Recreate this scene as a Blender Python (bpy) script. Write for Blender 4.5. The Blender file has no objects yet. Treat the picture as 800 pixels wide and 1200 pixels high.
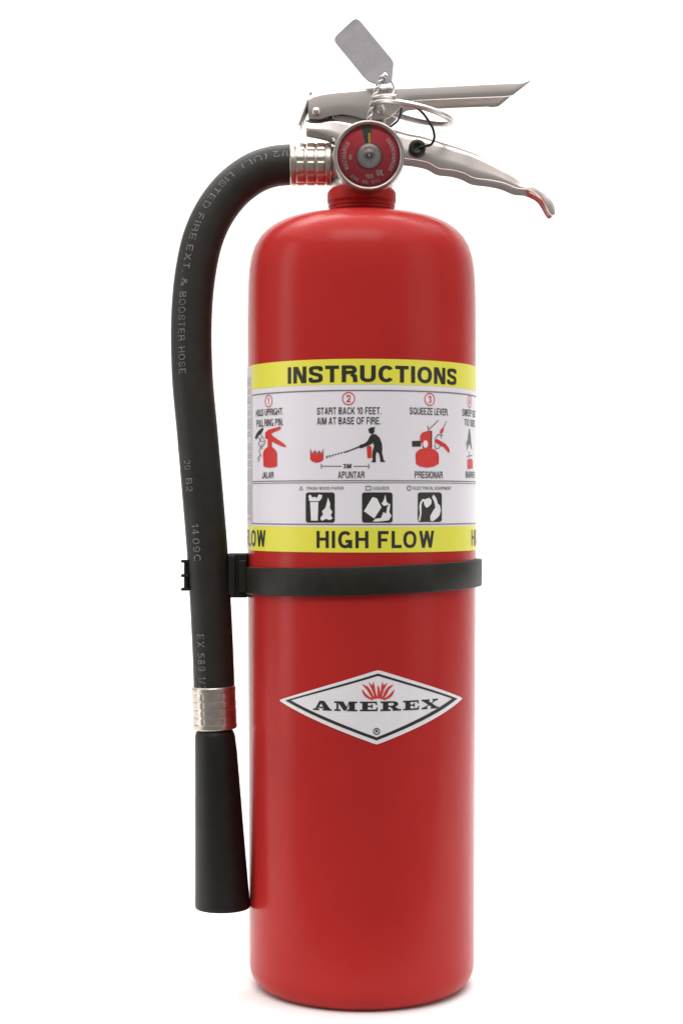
import bpy, bmesh, math, random
from math import sin, cos, pi, radians, atan2, sqrt, asin
from mathutils import Vector, Matrix
random.seed(7)
scene = bpy.context.scene

# ------------------------------------------------------------------ camera
S = 0.0005            # metres per photograph pixel at the extinguisher's axis
D = 1.0               # camera distance
ZE = 0.2803           # lens height above the surface
EY = 590.0            # horizon row in the photograph
cam_d = bpy.data.cameras.new('camera')
cam = bpy.data.objects.new('camera', cam_d)
scene.collection.objects.link(cam)
cam.location = (0, -D, ZE)
cam.rotation_euler = (radians(90), 0, 0)
cam_d.sensor_fit = 'VERTICAL'
cam_d.sensor_height = 36
cam_d.lens = 60
cam_d.shift_y = -10 / 1200
cam_d.clip_start = 0.05
cam_d.clip_end = 50
scene.camera = cam

# ------------------------------------------------------------------ world and lamps
world = bpy.data.worlds.new('World')
scene.world = world
world.use_nodes = True
bg = world.node_tree.nodes['Background']
bg.inputs['Color'].default_value = (1.0, 0.99, 0.98, 1)
bg.inputs['Strength'].default_value = 0.30

def area(name, loc, target, sx, sy, power, col=(1, 1, 1)):
    l = bpy.data.lights.new(name, 'AREA')
    l.shape = 'RECTANGLE'; l.size = sx; l.size_y = sy
    l.energy = power; l.color = col
    o = bpy.data.objects.new(name, l)
    scene.collection.objects.link(o)
    o.location = loc
    d = Vector(target) - Vector(loc)
    o.rotation_euler = d.to_track_quat('-Z', 'Y').to_euler()
    return o

area('overhead_softbox', (0.0, 0.0, 2.15), (0, 0.0, 0), 4.0, 3.2, 72, (1, 0.99, 0.98))
area('background_lamp', (0.0, 0.9, 2.6), (0, 2.1, 0.5), 3.0, 0.8, 60, (1, 1, 1))
area('front_softbox', (-0.15, -1.15, 1.85), (0, 0, 0.25), 1.4, 0.7, 18.0, (1, 0.98, 0.96))
area('side_softbox', (-1.35, -0.25, 0.55), (0, 0, 0.35), 0.35, 1.3, 5.5, (1, 0.97, 0.96))
area('fill_softbox', (1.35, -0.75, 0.6), (0, 0, 0.3), 0.8, 1.3, 4.0, (1, 0.98, 0.97))

scene.view_settings.view_transform = 'Standard'
scene.view_settings.look = 'None'
scene.view_settings.gamma = 1
scene.view_settings.exposure = 0.0
scene.render.engine = 'CYCLES'
scene.cycles.use_denoising = True
scene.cycles.max_bounces = 10

# ------------------------------------------------------------------ materials
def mat(name, col, rough=0.5, metal=0.0, coat=0.0, spec=0.5, var=0.0, vscale=60, bump=0.0, bscale=400,
        rvar=0.0, coat_rough=0.08, stretch=None, vcol=None):
    m = bpy.data.materials.new(name)
    m.use_nodes = True
    nt = m.node_tree
    b = nt.nodes['Principled BSDF']
    b.inputs['Base Color'].default_value = (*col, 1)
    b.inputs['Roughness'].default_value = rough
    b.inputs['Metallic'].default_value = metal
    b.inputs['Coat Weight'].default_value = coat
    b.inputs['Coat Roughness'].default_value = coat_rough
    b.inputs['Specular IOR Level'].default_value = spec
    tc = nt.nodes.new('ShaderNodeTexCoord')
    mp = nt.nodes.new('ShaderNodeMapping')
    nt.links.new(tc.outputs['Object'], mp.inputs['Vector'])
    if stretch: mp.inputs['Scale'].default_value = stretch
    if var > 0:
        n = nt.nodes.new('ShaderNodeTexNoise'); n.inputs['Scale'].default_value = vscale
        n.inputs['Detail'].default_value = 6; n.inputs['Roughness'].default_value = 0.6
        nt.links.new(mp.outputs['Vector'], n.inputs['Vector'])
        mx = nt.nodes.new('ShaderNodeMix'); mx.data_type = 'RGBA'
        c2 = vcol if vcol else tuple(max(0, c * (1 - var)) for c in col)
        c1 = tuple(min(1, c * (1 + var * 0.6)) for c in col) if not vcol else col
        rp = nt.nodes.new('ShaderNodeMapRange')
        rp.inputs['From Min'].default_value = 0.35; rp.inputs['From Max'].default_value = 0.65
        nt.links.new(n.outputs['Fac'], rp.inputs['Value'])
        nt.links.new(rp.outputs['Result'], mx.inputs['Factor'])
        mx.inputs['A'].default_value = (*c1, 1); mx.inputs['B'].default_value = (*c2, 1)
        nt.links.new(mx.outputs['Result'], b.inputs['Base Color'])
        if rvar > 0:
            r2 = nt.nodes.new('ShaderNodeMapRange')
            r2.inputs['To Min'].default_value = max(0.02, rough - rvar); r2.inputs['To Max'].default_value = rough + rvar
            nt.links.new(n.outputs['Fac'], r2.inputs['Value'])
            nt.links.new(r2.outputs['Result'], b.inputs['Roughness'])
    if bump > 0:
        n2 = nt.nodes.new('ShaderNodeTexNoise'); n2.inputs['Scale'].default_value = bscale
        n2.inputs['Detail'].default_value = 3
        nt.links.new(mp.outputs['Vector'], n2.inputs['Vector'])
        bp = nt.nodes.new('ShaderNodeBump'); bp.inputs['Strength'].default_value = 1.0
        bp.inputs['Distance'].default_value = bump
        nt.links.new(n2.outputs['Fac'], bp.inputs['Height'])
        nt.links.new(bp.outputs['Normal'], b.inputs['Normal'])
    return m

M = {}
M['sweep'] = mat('white_sweep_paper', (0.86, 0.86, 0.855), 0.95, spec=0.0, var=0.01, vscale=5)
M['red'] = mat('red_enamel', (0.41, 0.0225, 0.0200), 0.25, coat=0.0, spec=0.12, var=0.06, vscale=14, rvar=0.05, bump=0.00003, bscale=330)
M['collar'] = mat('red_collar_plastic', (0.40, 0.014, 0.010), 0.5, spec=0.2, var=0.08, vscale=60, bump=0.00004, bscale=300)
M['nickel'] = mat('satin_nickel', (0.575, 0.522, 0.495), 0.29, metal=1, var=0.05, vscale=60, rvar=0.06, bump=0.000004, bscale=160, stretch=(0.3, 1, 1.2))
M['castnickel'] = mat('cast_nickel', (0.52, 0.48, 0.45), 0.38, metal=1, var=0.15, vscale=120, rvar=0.1, bump=0.00006, bscale=500)
M['ferrule'] = mat('stamped_ferrule_metal', (0.52, 0.465, 0.41), 0.33, metal=1, var=0.18, vscale=220, rvar=0.1, bump=0.00005, bscale=600)
M['bezel'] = mat('gauge_bezel_metal', (0.36, 0.32, 0.30), 0.38, metal=1, var=0.12, vscale=150, rvar=0.06)
M['wire'] = mat('ring_wire_metal', (0.62, 0.585, 0.56), 0.36, metal=1, var=0.12, vscale=200)
M['hose'] = mat('black_hose_rubber', (0.018, 0.0148, 0.0118), 0.55, spec=0.3, var=0.2, vscale=90, bump=0.00005, bscale=700, rvar=0.08)
M['nozzle'] = mat('black_nozzle_plastic', (0.009, 0.008, 0.007), 0.48, spec=0.28, var=0.2, vscale=120, bump=0.00004, bscale=500, rvar=0.06)
M['strap'] = mat('black_strap_rubber', (0.017, 0.015, 0.011), 0.5, spec=0.22, var=0.2, vscale=120, bump=0.00004, bscale=500)
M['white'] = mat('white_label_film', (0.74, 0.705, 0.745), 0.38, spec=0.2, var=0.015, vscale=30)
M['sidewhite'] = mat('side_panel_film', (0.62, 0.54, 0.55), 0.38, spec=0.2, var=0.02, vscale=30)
M['yellow'] = mat('yellow_ink', (0.73, 0.69, 0.065), 0.4, spec=0.35, var=0.02, vscale=50)
M['black'] = mat('black_ink', (0.028, 0.026, 0.022), 0.42, spec=0.3, var=0.1, vscale=200)
M['greyink'] = mat('grey_ink', (0.16, 0.15, 0.16), 0.45, spec=0.3, var=0.1, vscale=200)
M['dim'] = mat('pale_grey_ink', (0.36, 0.33, 0.35), 0.45, spec=0.3, var=0.1, vscale=200)
M['redink'] = mat('red_ink', (0.60, 0.035, 0.03), 0.4, spec=0.3, var=0.08, vscale=200)
M['whiteink'] = mat('white_ink', (0.76, 0.73, 0.75), 0.4, spec=0.25, var=0.03, vscale=200)
M['hoseink'] = mat('worn_hose_ink', (0.18, 0.175, 0.175), 0.6, spec=0.3, var=0.75, vscale=900)
M['dial'] = mat('gauge_dial_red', (0.80, 0.075, 0.105), 0.5, spec=0.3, var=0.06, vscale=250)
M['green'] = mat('gauge_green', (0.055, 0.12, 0.075), 0.5, spec=0.3, var=0.2, vscale=250)
M['needle'] = mat('gauge_needle_yellow', (0.85, 0.62, 0.04), 0.4, spec=0.3, var=0.05)
M['hub'] = mat('gauge_hub_metal', (0.46, 0.43, 0.42), 0.42, metal=1, var=0.1, vscale=200)
M['tag'] = mat('grey_tag_plastic', (0.32, 0.30, 0.315), 0.55, spec=0.3, var=0.07, vscale=160, bump=0.00008, bscale=260)
M['plug'] = mat('black_plug_rubber', (0.012, 0.014, 0.013), 0.45, spec=0.4, var=0.1)
M['sealwire'] = mat('seal_wire_metal', (0.62, 0.59, 0.58), 0.35, metal=0.8, var=0.1, vscale=200)

g = bpy.data.materials.new('gauge_glass'); g.use_nodes = True
nt = g.node_tree; nt.nodes.clear()
out = nt.nodes.new('ShaderNodeOutputMaterial'); mx = nt.nodes.new('ShaderNodeMixShader')
tr = nt.nodes.new('ShaderNodeBsdfTransparent'); gl = nt.nodes.new('ShaderNodeBsdfGlossy'); fr = nt.nodes.new('ShaderNodeFresnel')
gl.inputs['Roughness'].default_value = 0.08; fr.inputs['IOR'].default_value = 1.4
nt.links.new(fr.outputs[0], mx.inputs[0]); nt.links.new(tr.outputs[0], mx.inputs[1]); nt.links.new(gl.outputs[0], mx.inputs[2])
nt.links.new(mx.outputs[0], out.inputs['Surface'])
M['glass'] = g

# ------------------------------------------------------------------ helpers
AX = (423.6 - 400) * S          # extinguisher axis, world x
ROOT = Vector((AX, 0, 0))
OFF = ROOT.copy()

def P(px, py, y=0.0):
    """point of the place at depth y that stands at this spot of the photograph"""
    k = (D + y) / D
    return Vector(((px - 400) * S * k, y, ZE - (py - EY) * S * k))

def link(name, me, m, parent=None, smooth=True):
    if m is not None: me.materials.append(m)
    if smooth:
        for p in me.polygons: p.use_smooth = True
    o = bpy.data.objects.new(name, me)
    scene.collection.objects.link(o)
    if parent is not None: o.parent = parent
    return o

def build(name, verts, faces, m, parent=None, smooth=True, bevel=0, off=None, angle=None, solid=0, recalc=True):
    f = OFF if off is None else off
    me = bpy.data.meshes.new(name)
    me.from_pydata([tuple(Vector(v) - f) for v in verts], [], faces)
    if recalc:
        bm = bmesh.new(); bm.from_mesh(me)
        bmesh.ops.recalc_face_normals(bm, faces=bm.faces)
        bm.to_mesh(me); bm.free()
    me.update()
    o = link(name, me, m, parent, smooth)
    if solid:
        s = o.modifiers.new('solid', 'SOLIDIFY'); s.thickness = solid; s.offset = 0
    if bevel:
        b = o.modifiers.new('bevel', 'BEVEL'); b.width = bevel; b.segments = 3; b.limit_method = 'ANGLE'; b.angle_limit = radians(35)
        b.harden_normals = False
    if angle:
        me.polygons.foreach_set('use_smooth', [True] * len(me.polygons))
        w = o.modifiers.new('wn', 'WEIGHTED_NORMAL')
    return o

def lathe_data(profile, n, origin, axis, up=None):
    """profile: (radius, distance along axis)"""
    axis = Vector(axis).normalized(); origin = Vector(origin)
    a = Vector((1, 0, 0)) if abs(axis.x) < 0.9 else Vector((0, 0, 1))
    u = (a - axis * a.dot(axis)).normalized(); v = axis.cross(u)
    V = []; F = []
    for (r, t) in profile:
        for i in range(n):
            th = 2 * pi * i / n
            V.append(origin + axis * t + (u * cos(th) + v * sin(th)) * max(r, 1e-6))
    for j in range(len(profile) - 1):
        for i in range(n):
            F.append((j * n + i, j * n + (i + 1) % n, (j + 1) * n + (i + 1) % n, (j + 1) * n + i))
    return V, F

def lathe(name, profile, n, origin, axis, m, parent=None, caps=True):
    V, F = lathe_data(profile, n, origin, axis)
    if caps:
        k = len(profile)
        F.append(tuple(range(n))); F.append(tuple((k - 1) * n + i for i in range(n)))
    return build(name, V, F, m, parent)

def spline(pts, per=8):
    """Catmull-Rom through the points"""
    P_ = [Vector(p) for p in pts]
    P_ = [P_[0] * 2 - P_[1]] + P_ + [P_[-1] * 2 - P_[-2]]
    out = []
    for i in range(1, len(P_) - 2):
        for k in range(per):
            t = k / per
            a, b, c, d = P_[i - 1], P_[i], P_[i + 1], P_[i + 2]
            out.append(0.5 * ((2 * b) + (-a + c) * t + (2 * a - 5 * b + 4 * c - d) * t * t + (-a + 3 * b - 3 * c + d) * t ** 3))
    out.append(P_[-2])
    return out

def frames(path):
    T = []
    for i in range(len(path)):
        a = path[max(0, i - 1)]; b = path[min(len(path) - 1, i + 1)]
        T.append((b - a).normalized())
    n = Vector((0, -1, 0)); n = (n - T[0] * n.dot(T[0]))
    if n.length < 1e-3: n = Vector((1, 0, 0)) - T[0] * T[0].x
    n.normalize(); N = [n]
    for i in range(1, len(path)):
        n = N[-1] - T[i] * N[-1].dot(T[i]); n.normalize(); N.append(n)
    return T, N

def tube_data(path, r, n=10, closed=False):
    T, N = frames(path)
    V = []; F = []
    L = len(path)
    for i, p in enumerate(path):
        rr = r(i / (L - 1)) if callable(r) else r
        b = T[i].cross(N[i])
        for k in range(n):
            th = 2 * pi * k / n
            V.append(p + (N[i] * cos(th) + b * sin(th)) * rr)
    for i in range(L - 1):
        for k in range(n):
            F.append((i * n + k, i * n + (k + 1) % n, (i + 1) * n + (k + 1) % n, (i + 1) * n + k))
    F.append(tuple(range(n))); F.append(tuple((L - 1) * n + k for k in range(n)))
    return V, F

def tube(name, path, r, m, parent=None, n=10, off=None):
    V, F = tube_data(path, r, n)
    return build(name, V, F, m, parent, off=off)

def box_data(c, s, rot=None):
    V = []
    for x in (-.5, .5):
        for y in (-.5, .5):
            for z in (-.5, .5):
                v = Vector((x * s[0], y * s[1], z * s[2]))
                if rot is not None: v = rot @ v
                V.append(Vector(c) + v)
    F = [(0, 1, 3, 2), (4, 6, 7, 5), (0, 4, 5, 1), (2, 3, 7, 6), (0, 2, 6, 4), (1, 5, 7, 3)]
    return V, F

def join(*parts):
    V = []; F = []
    for v, f in parts:
        o = len(V); V += list(v); F += [tuple(i + o for i in x) for x in f]
    return V, F

# ------------------------------------------------------------------ setting
me = bpy.data.meshes.new('backdrop')
prof = [(-0.14, 0.0), (0.9, 0.0)]
cr = 0.5
for i in range(1, 17):
    a = i / 16 * pi / 2
    prof.append((0.9 + cr * sin(a), cr - cr * cos(a)))
prof.append((0.9 + cr, 3.2))
V = []; F = []
for (y, z) in prof:
    V.append((-2.4, y, z)); V.append((2.4, y, z))
for i in range(len(prof) - 1):
    F.append((2 * i, 2 * i + 1, 2 * i + 3, 2 * i + 2))
bd = build('backdrop', V, F, M['sweep'], None, off=Vector((0, 0, 0)))
bd['kind'] = 'structure'
# top faces must look up
# ------------------------------------------------------------------ the extinguisher
root = bpy.data.objects.new('fire_extinguisher', None)
scene.collection.objects.link(root)
root.location = ROOT
root.empty_display_size = 0.1
root['label'] = 'red fire extinguisher with black hose, instruction label and diamond badge, standing on white'
root['category'] = 'fire extinguisher'

def zpx(py): return ZE - (py - EY) * S
def Rz(z):
    """tank radius at height z"""
    za, zb = zpx(650), zpx(1130)
    t = min(1, max(0, (za - z) / (za - zb)))
    return (133.3 + (131.2 - 133.3) * t) * S

prof = []
prof.append((0.0001, 0.010)); prof.append((0.036, 0.0085)); prof.append((0.048, 0.005)); prof.append((0.0530, 0.0012)); prof.append((0.0548, 0.0))
rb = Rz(0)
for i in range(0, 11):
    a = i / 10 * pi / 2
    prof.append((rb - 0.0105 + 0.0105 * sin(a), 0.0135 - 0.0135 * cos(a)))
zz = 0.017
while zz < zpx(352):
    prof.append((Rz(zz), zz)); zz += 0.012
dome = [(133.0, 352), (132.6, 335), (131.6, 318), (129.3, 303), (125.5, 291), (119.5, 280.5), (112, 272.5), (103, 266), (92, 260.8), (79, 257), (64, 254.6), (50, 253.3), (38, 252)]
for r, y in dome: prof.append((r * S, zpx(y)))
prof += [(36.5 * S, zpx(249)), (35 * S, zpx(240)), (0.0001, zpx(240))]
V, F = lathe_data(prof, 160, ROOT, (0, 0, 1))
tank = build('tank', V, F, M['red'], root)

# neck collar, with a threaded lower edge
cp = [(30, 258), (37.2, 258), (38.6, 256), (40.2, 254.2), (40.4, 252), (39.8, 250.8), (37.6, 249.8), (37.6, 248.6), (39.4, 247.4), (39.4, 246.2), (37.2, 245.2), (37.2, 244), (39.2, 242.8), (39.2, 241.6), (37.0, 240.6), (37.0, 239.4), (39.9, 238.2),
      (40.2, 236), (40.3, 228), (39.6, 225.6), (37.8, 223.4), (35.5, 222.2), (20, 222)]
lathe('neck_collar', [(r * S, zpx(y)) for r, y in cp], 72, ROOT, (0, 0, 1), M['collar'], root)

# ---- valve
vp = [(30, 224), (36.5, 222.5), (36.5, 214), (34, 211), (29, 208), (29, 176), (31, 172), (31, 160), (27, 156), (14, 152)]
valve = lathe('valve_body', [(r * S, zpx(y)) for r, y in vp], 48, ROOT, (0, 0, 1), M['castnickel'], root)
a0 = P(386, 192.8, 0.0); a1 = P(424, 192.8, 0.0)
lathe('outlet_boss', [(17 * S, 0), (21.5 * S, 0.001), (21.5 * S, 0.006), (18 * S, 0.0075), (18 * S, 0.018)], 40, P(386.5, 193.5), (1, 0, 0), M['castnickel'], root)

# ---- channel-section levers
def interp(pts, x):
    if x <= pts[0][0]: return pts[0][1]
    for (x0, y0), (x1, y1) in zip(pts, pts[1:]):
        if x <= x1:
            return y0 + (y1 - y0) * (x - x0) / (x1 - x0)
    return pts[-1][1]

def smooth_pts(pts, per=6):
    return [(p.x, p.y) for p in spline([(a, b, 0) for a, b in pts], per)]

def channel(name, top, bot, w, rad, th, m, parent, x0, x1, step=3.0, lean=0.0, far=None, cap=False, lift=None):
    """folded sheet channel, open below: top and bottom outlines of its near wall as seen in front"""
    V = []; F = []
    xs = []; x = x0
    while x < x1: xs.append(x); x += step
    xs.append(x1)
    na = 5
    prev = None
    for x in xs:
        yt = interp(top, x); yb = interp(bot, x)
        yf = w if far is None else far(x) * w
        ww = (yf + w) / 2; yc = (yf - w) / 2
        pt = P(x, yt, -w); pb = P(x, yb, -w)
        zt, zb = pt.z, pb.z
        if zt - zb < 0.0006: zb = zt - 0.0006
        r = min(rad, (zt - zb) * 0.6, ww * 0.8)
        wt = ww - lean * min(1, (zt - zb) / 0.015) * ww / w
        sec = [(-ww, zb), (-(ww + wt) / 2, zb + (zt - r - zb) * 0.5)]
        for i in range(na + 1):
            a = i / na * pi / 2
            sec.append((-wt + r - r * cos(a), zt - r + r * sin(a)))
        sec += [(-y_, z_) for y_, z_ in reversed(sec)]
        base = len(V)
        sec = [(y_ + yc, z_) for y_, z_ in sec]
        if lift is not None and x > lift[0][0]:
            zf = min(P(x, interp(lift, x), yf).z, zt - 0.0006)
            sec[-1] = (sec[-1][0], zf); sec[-2] = (sec[-2][0], (zf + sec[-3][1]) / 2)
        for (y_, z_) in sec: V.append(Vector((pt.x, y_, z_)))
        k = len(sec)
        if prev is not None:
            for i in range(k - 1):
                F.append((prev + i, prev + i + 1, base + i + 1, base + i))
        prev = base
    F.append(tuple(prev + i for i in range(k))) if cap else None
    o = build(name, V, F, m, parent, solid=th)
    b = o.modifiers.new('bevel', 'BEVEL'); b.width = 0.0003; b.segments = 2; b.limit_method = 'ANGLE'; b.angle_limit = radians(50)
    e = o.modifiers.new('split', 'EDGE_SPLIT'); e.split_angle = radians(40)
    return o

hand_top = smooth_pts([(358, 141), (372, 139), (392, 137), (410, 140), (430, 145), (460, 151), (478, 156), (492, 158.5), (505, 162), (530, 169.5), (560, 180), (590, 196), (620, 214), (637, 225), (645, 233.5), (649, 243)])
hand_bot = smooth_pts([(358, 151), (372, 153.5), (384, 157), (394, 163), (410, 172), (440, 181), (475, 185.5), (487, 187), (502, 190.5), (514, 197), (530, 199), (543, 202.5), (556, 208.5), (575, 211), (591, 214.5), (606, 220.5), (620, 222), (632, 229.5), (638, 238.5), (643, 249), (646, 252.5), (649, 251.5)])
channel('carrying_handle', hand_top, hand_bot, 0.0108, 0.0036, 0.0014, M['nickel'], root, 358, 649, 2.0, lean=0.0019, cap=True, far=lambda x: 1.0 if x < 622 else 1 - 1.0 * (x - 622) / 27)

lev_top = smooth_pts([(361, 114), (366, 110), (380, 106.5), (400, 104.2), (435, 101.5), (470, 99.8), (520, 97.5), (570, 95), (619, 93.2)])
lev_bot = [(361, 137), (366, 139.5), (375, 140), (386, 136.3), (400, 134), (413, 135.8), (425, 139.3), (438, 140.5), (449, 140), (456, 138), (463, 132), (470, 124.5), (477, 119), (490, 117.4), (545, 115), (590, 113.3), (600, 112.2), (619.5, 96.4)]
channel('squeeze_lever', lev_top, lev_bot, 0.0120, 0.0024, 0.0014, M['nickel'], root, 361, 619.5, 2.5, lean=0.0010, far=lambda x: 1.0 if x < 602 else 1 - 1.8 * (x - 602) / 17.5, lift=[(578, 126), (588, 125), (602, 113.5), (612, 103), (619.5, 96)])

# slanting end tongue of the lever
c0 = P(365, 112, 0); c1 = P(351, 151, 0)
d = (c1 - c0); rot = Matrix(((d.normalized().x, 0, -d.normalized().z), (0, 1, 0), (d.normalized().z, 0, d.normalized().x))).to_3x3()
V, F = box_data((c0 + c1) / 2, (d.length, 0.020, 0.0013), rot)
build('lever_tongue', V, F, M['nickel'], root, smooth=False, bevel=0.0004)

# rivets
def rivet(px, py, y, r, h, m, name='rivet'):
    prof = [(r, 0), (r, -h * 0.3)]
    for i in range(1, 7):
        a = i / 6 * pi / 2
        prof.append((r * cos(a) * 0.96, -h * 0.3 - h * 0.7 * sin(a)))
    return lathe(name, prof, 24, P(px, py, y), (0, 1, 0), m, root, caps=True)
rivet(370.5, 131, -0.0125, 5.2 * S, 0.0022, M['nickel'])
rivet(446.5, 130.5, -0.0125, 4.0 * S, 0.0012, M['nickel'])

# neck of the valve that carries the handles
V, F = box_data(P(420, 150, 0), (62 * S, 0.0185, 26 * S))
build('handle_block', V, F, M['castnickel'], root, smooth=False, bevel=0.0015)

# ---- gauge, facing the camera
gc = P(432, 182.0, -0.034)
gp = [(12 * S, 0.016), (12 * S, 0.011), (38 * S, 0.0105), (40.3 * S, 0.0095), (40.6 * S, 0.002), (40.0 * S, 0.0003), (38.8 * S, -0.0004), (37.2 * S, -0.0004), (35.6 * S, 0.0004), (34.2 * S, 0.0016), (33.8 * S, 0.0030), (8 * S, 0.0032)]
gauge = lathe('pressure_gauge', gp, 96, gc, (0, 1, 0), M['bezel'], root)
lathe('dial', [(34.0 * S, 0.0030), (34.0 * S, 0.0026), (0.00001, 0.0026)], 64, gc, (0, 1, 0), M['dial'], gauge, caps=False)
hp = [(15.0 * S, 0.0026), (15.0 * S, 0.0013), (14.0 * S, 0.0008), (9 * S, 0.0006), (3.2 * S, 0.0009), (2.6 * S, 0.0002), (1.2 * S, 0.0000), (0.00001, 0.0000)]
lathe('hub', hp, 48, gc + Vector((0.5 * S, 0, 0)), (0, 1, 0), M['hub'], gauge, caps=False)
lathe('glass', [(34.4 * S, 0.0006), (28 * S, 0.00015), (18 * S, -0.0002), (8 * S, -0.00035), (0.00001, -0.0004)], 64, gc, (0, 1, 0), M['glass'], gauge, caps=False)
def dial_map(u, v, e): return gc + Vector((u, 0.00245 - e, v))
def dial_words(q, m, name='dial_mark'): flat_print(name, q, m, gauge, dial_map, 0.01)
def sector(a0, a1, r0, r1, n=6):
    p = [(r1 * S * cos(radians(a0 + (a1 - a0) * k / n)), r1 * S * sin(radians(a0 + (a1 - a0) * k / n))) for k in range(n + 1)]
    return p + [(r0 * S * cos(radians(a1)), r0 * S * sin(radians(a1))), (r0 * S * cos(radians(a0)), r0 * S * sin(radians(a0)))]
lathe('gauge_stem', [(11 * S, 0.0), (13 * S, 0.001), (13 * S, 0.020)], 24, gc + Vector((0, 0.011, 0)), (0, 1, 0), M['castnickel'], root)

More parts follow.
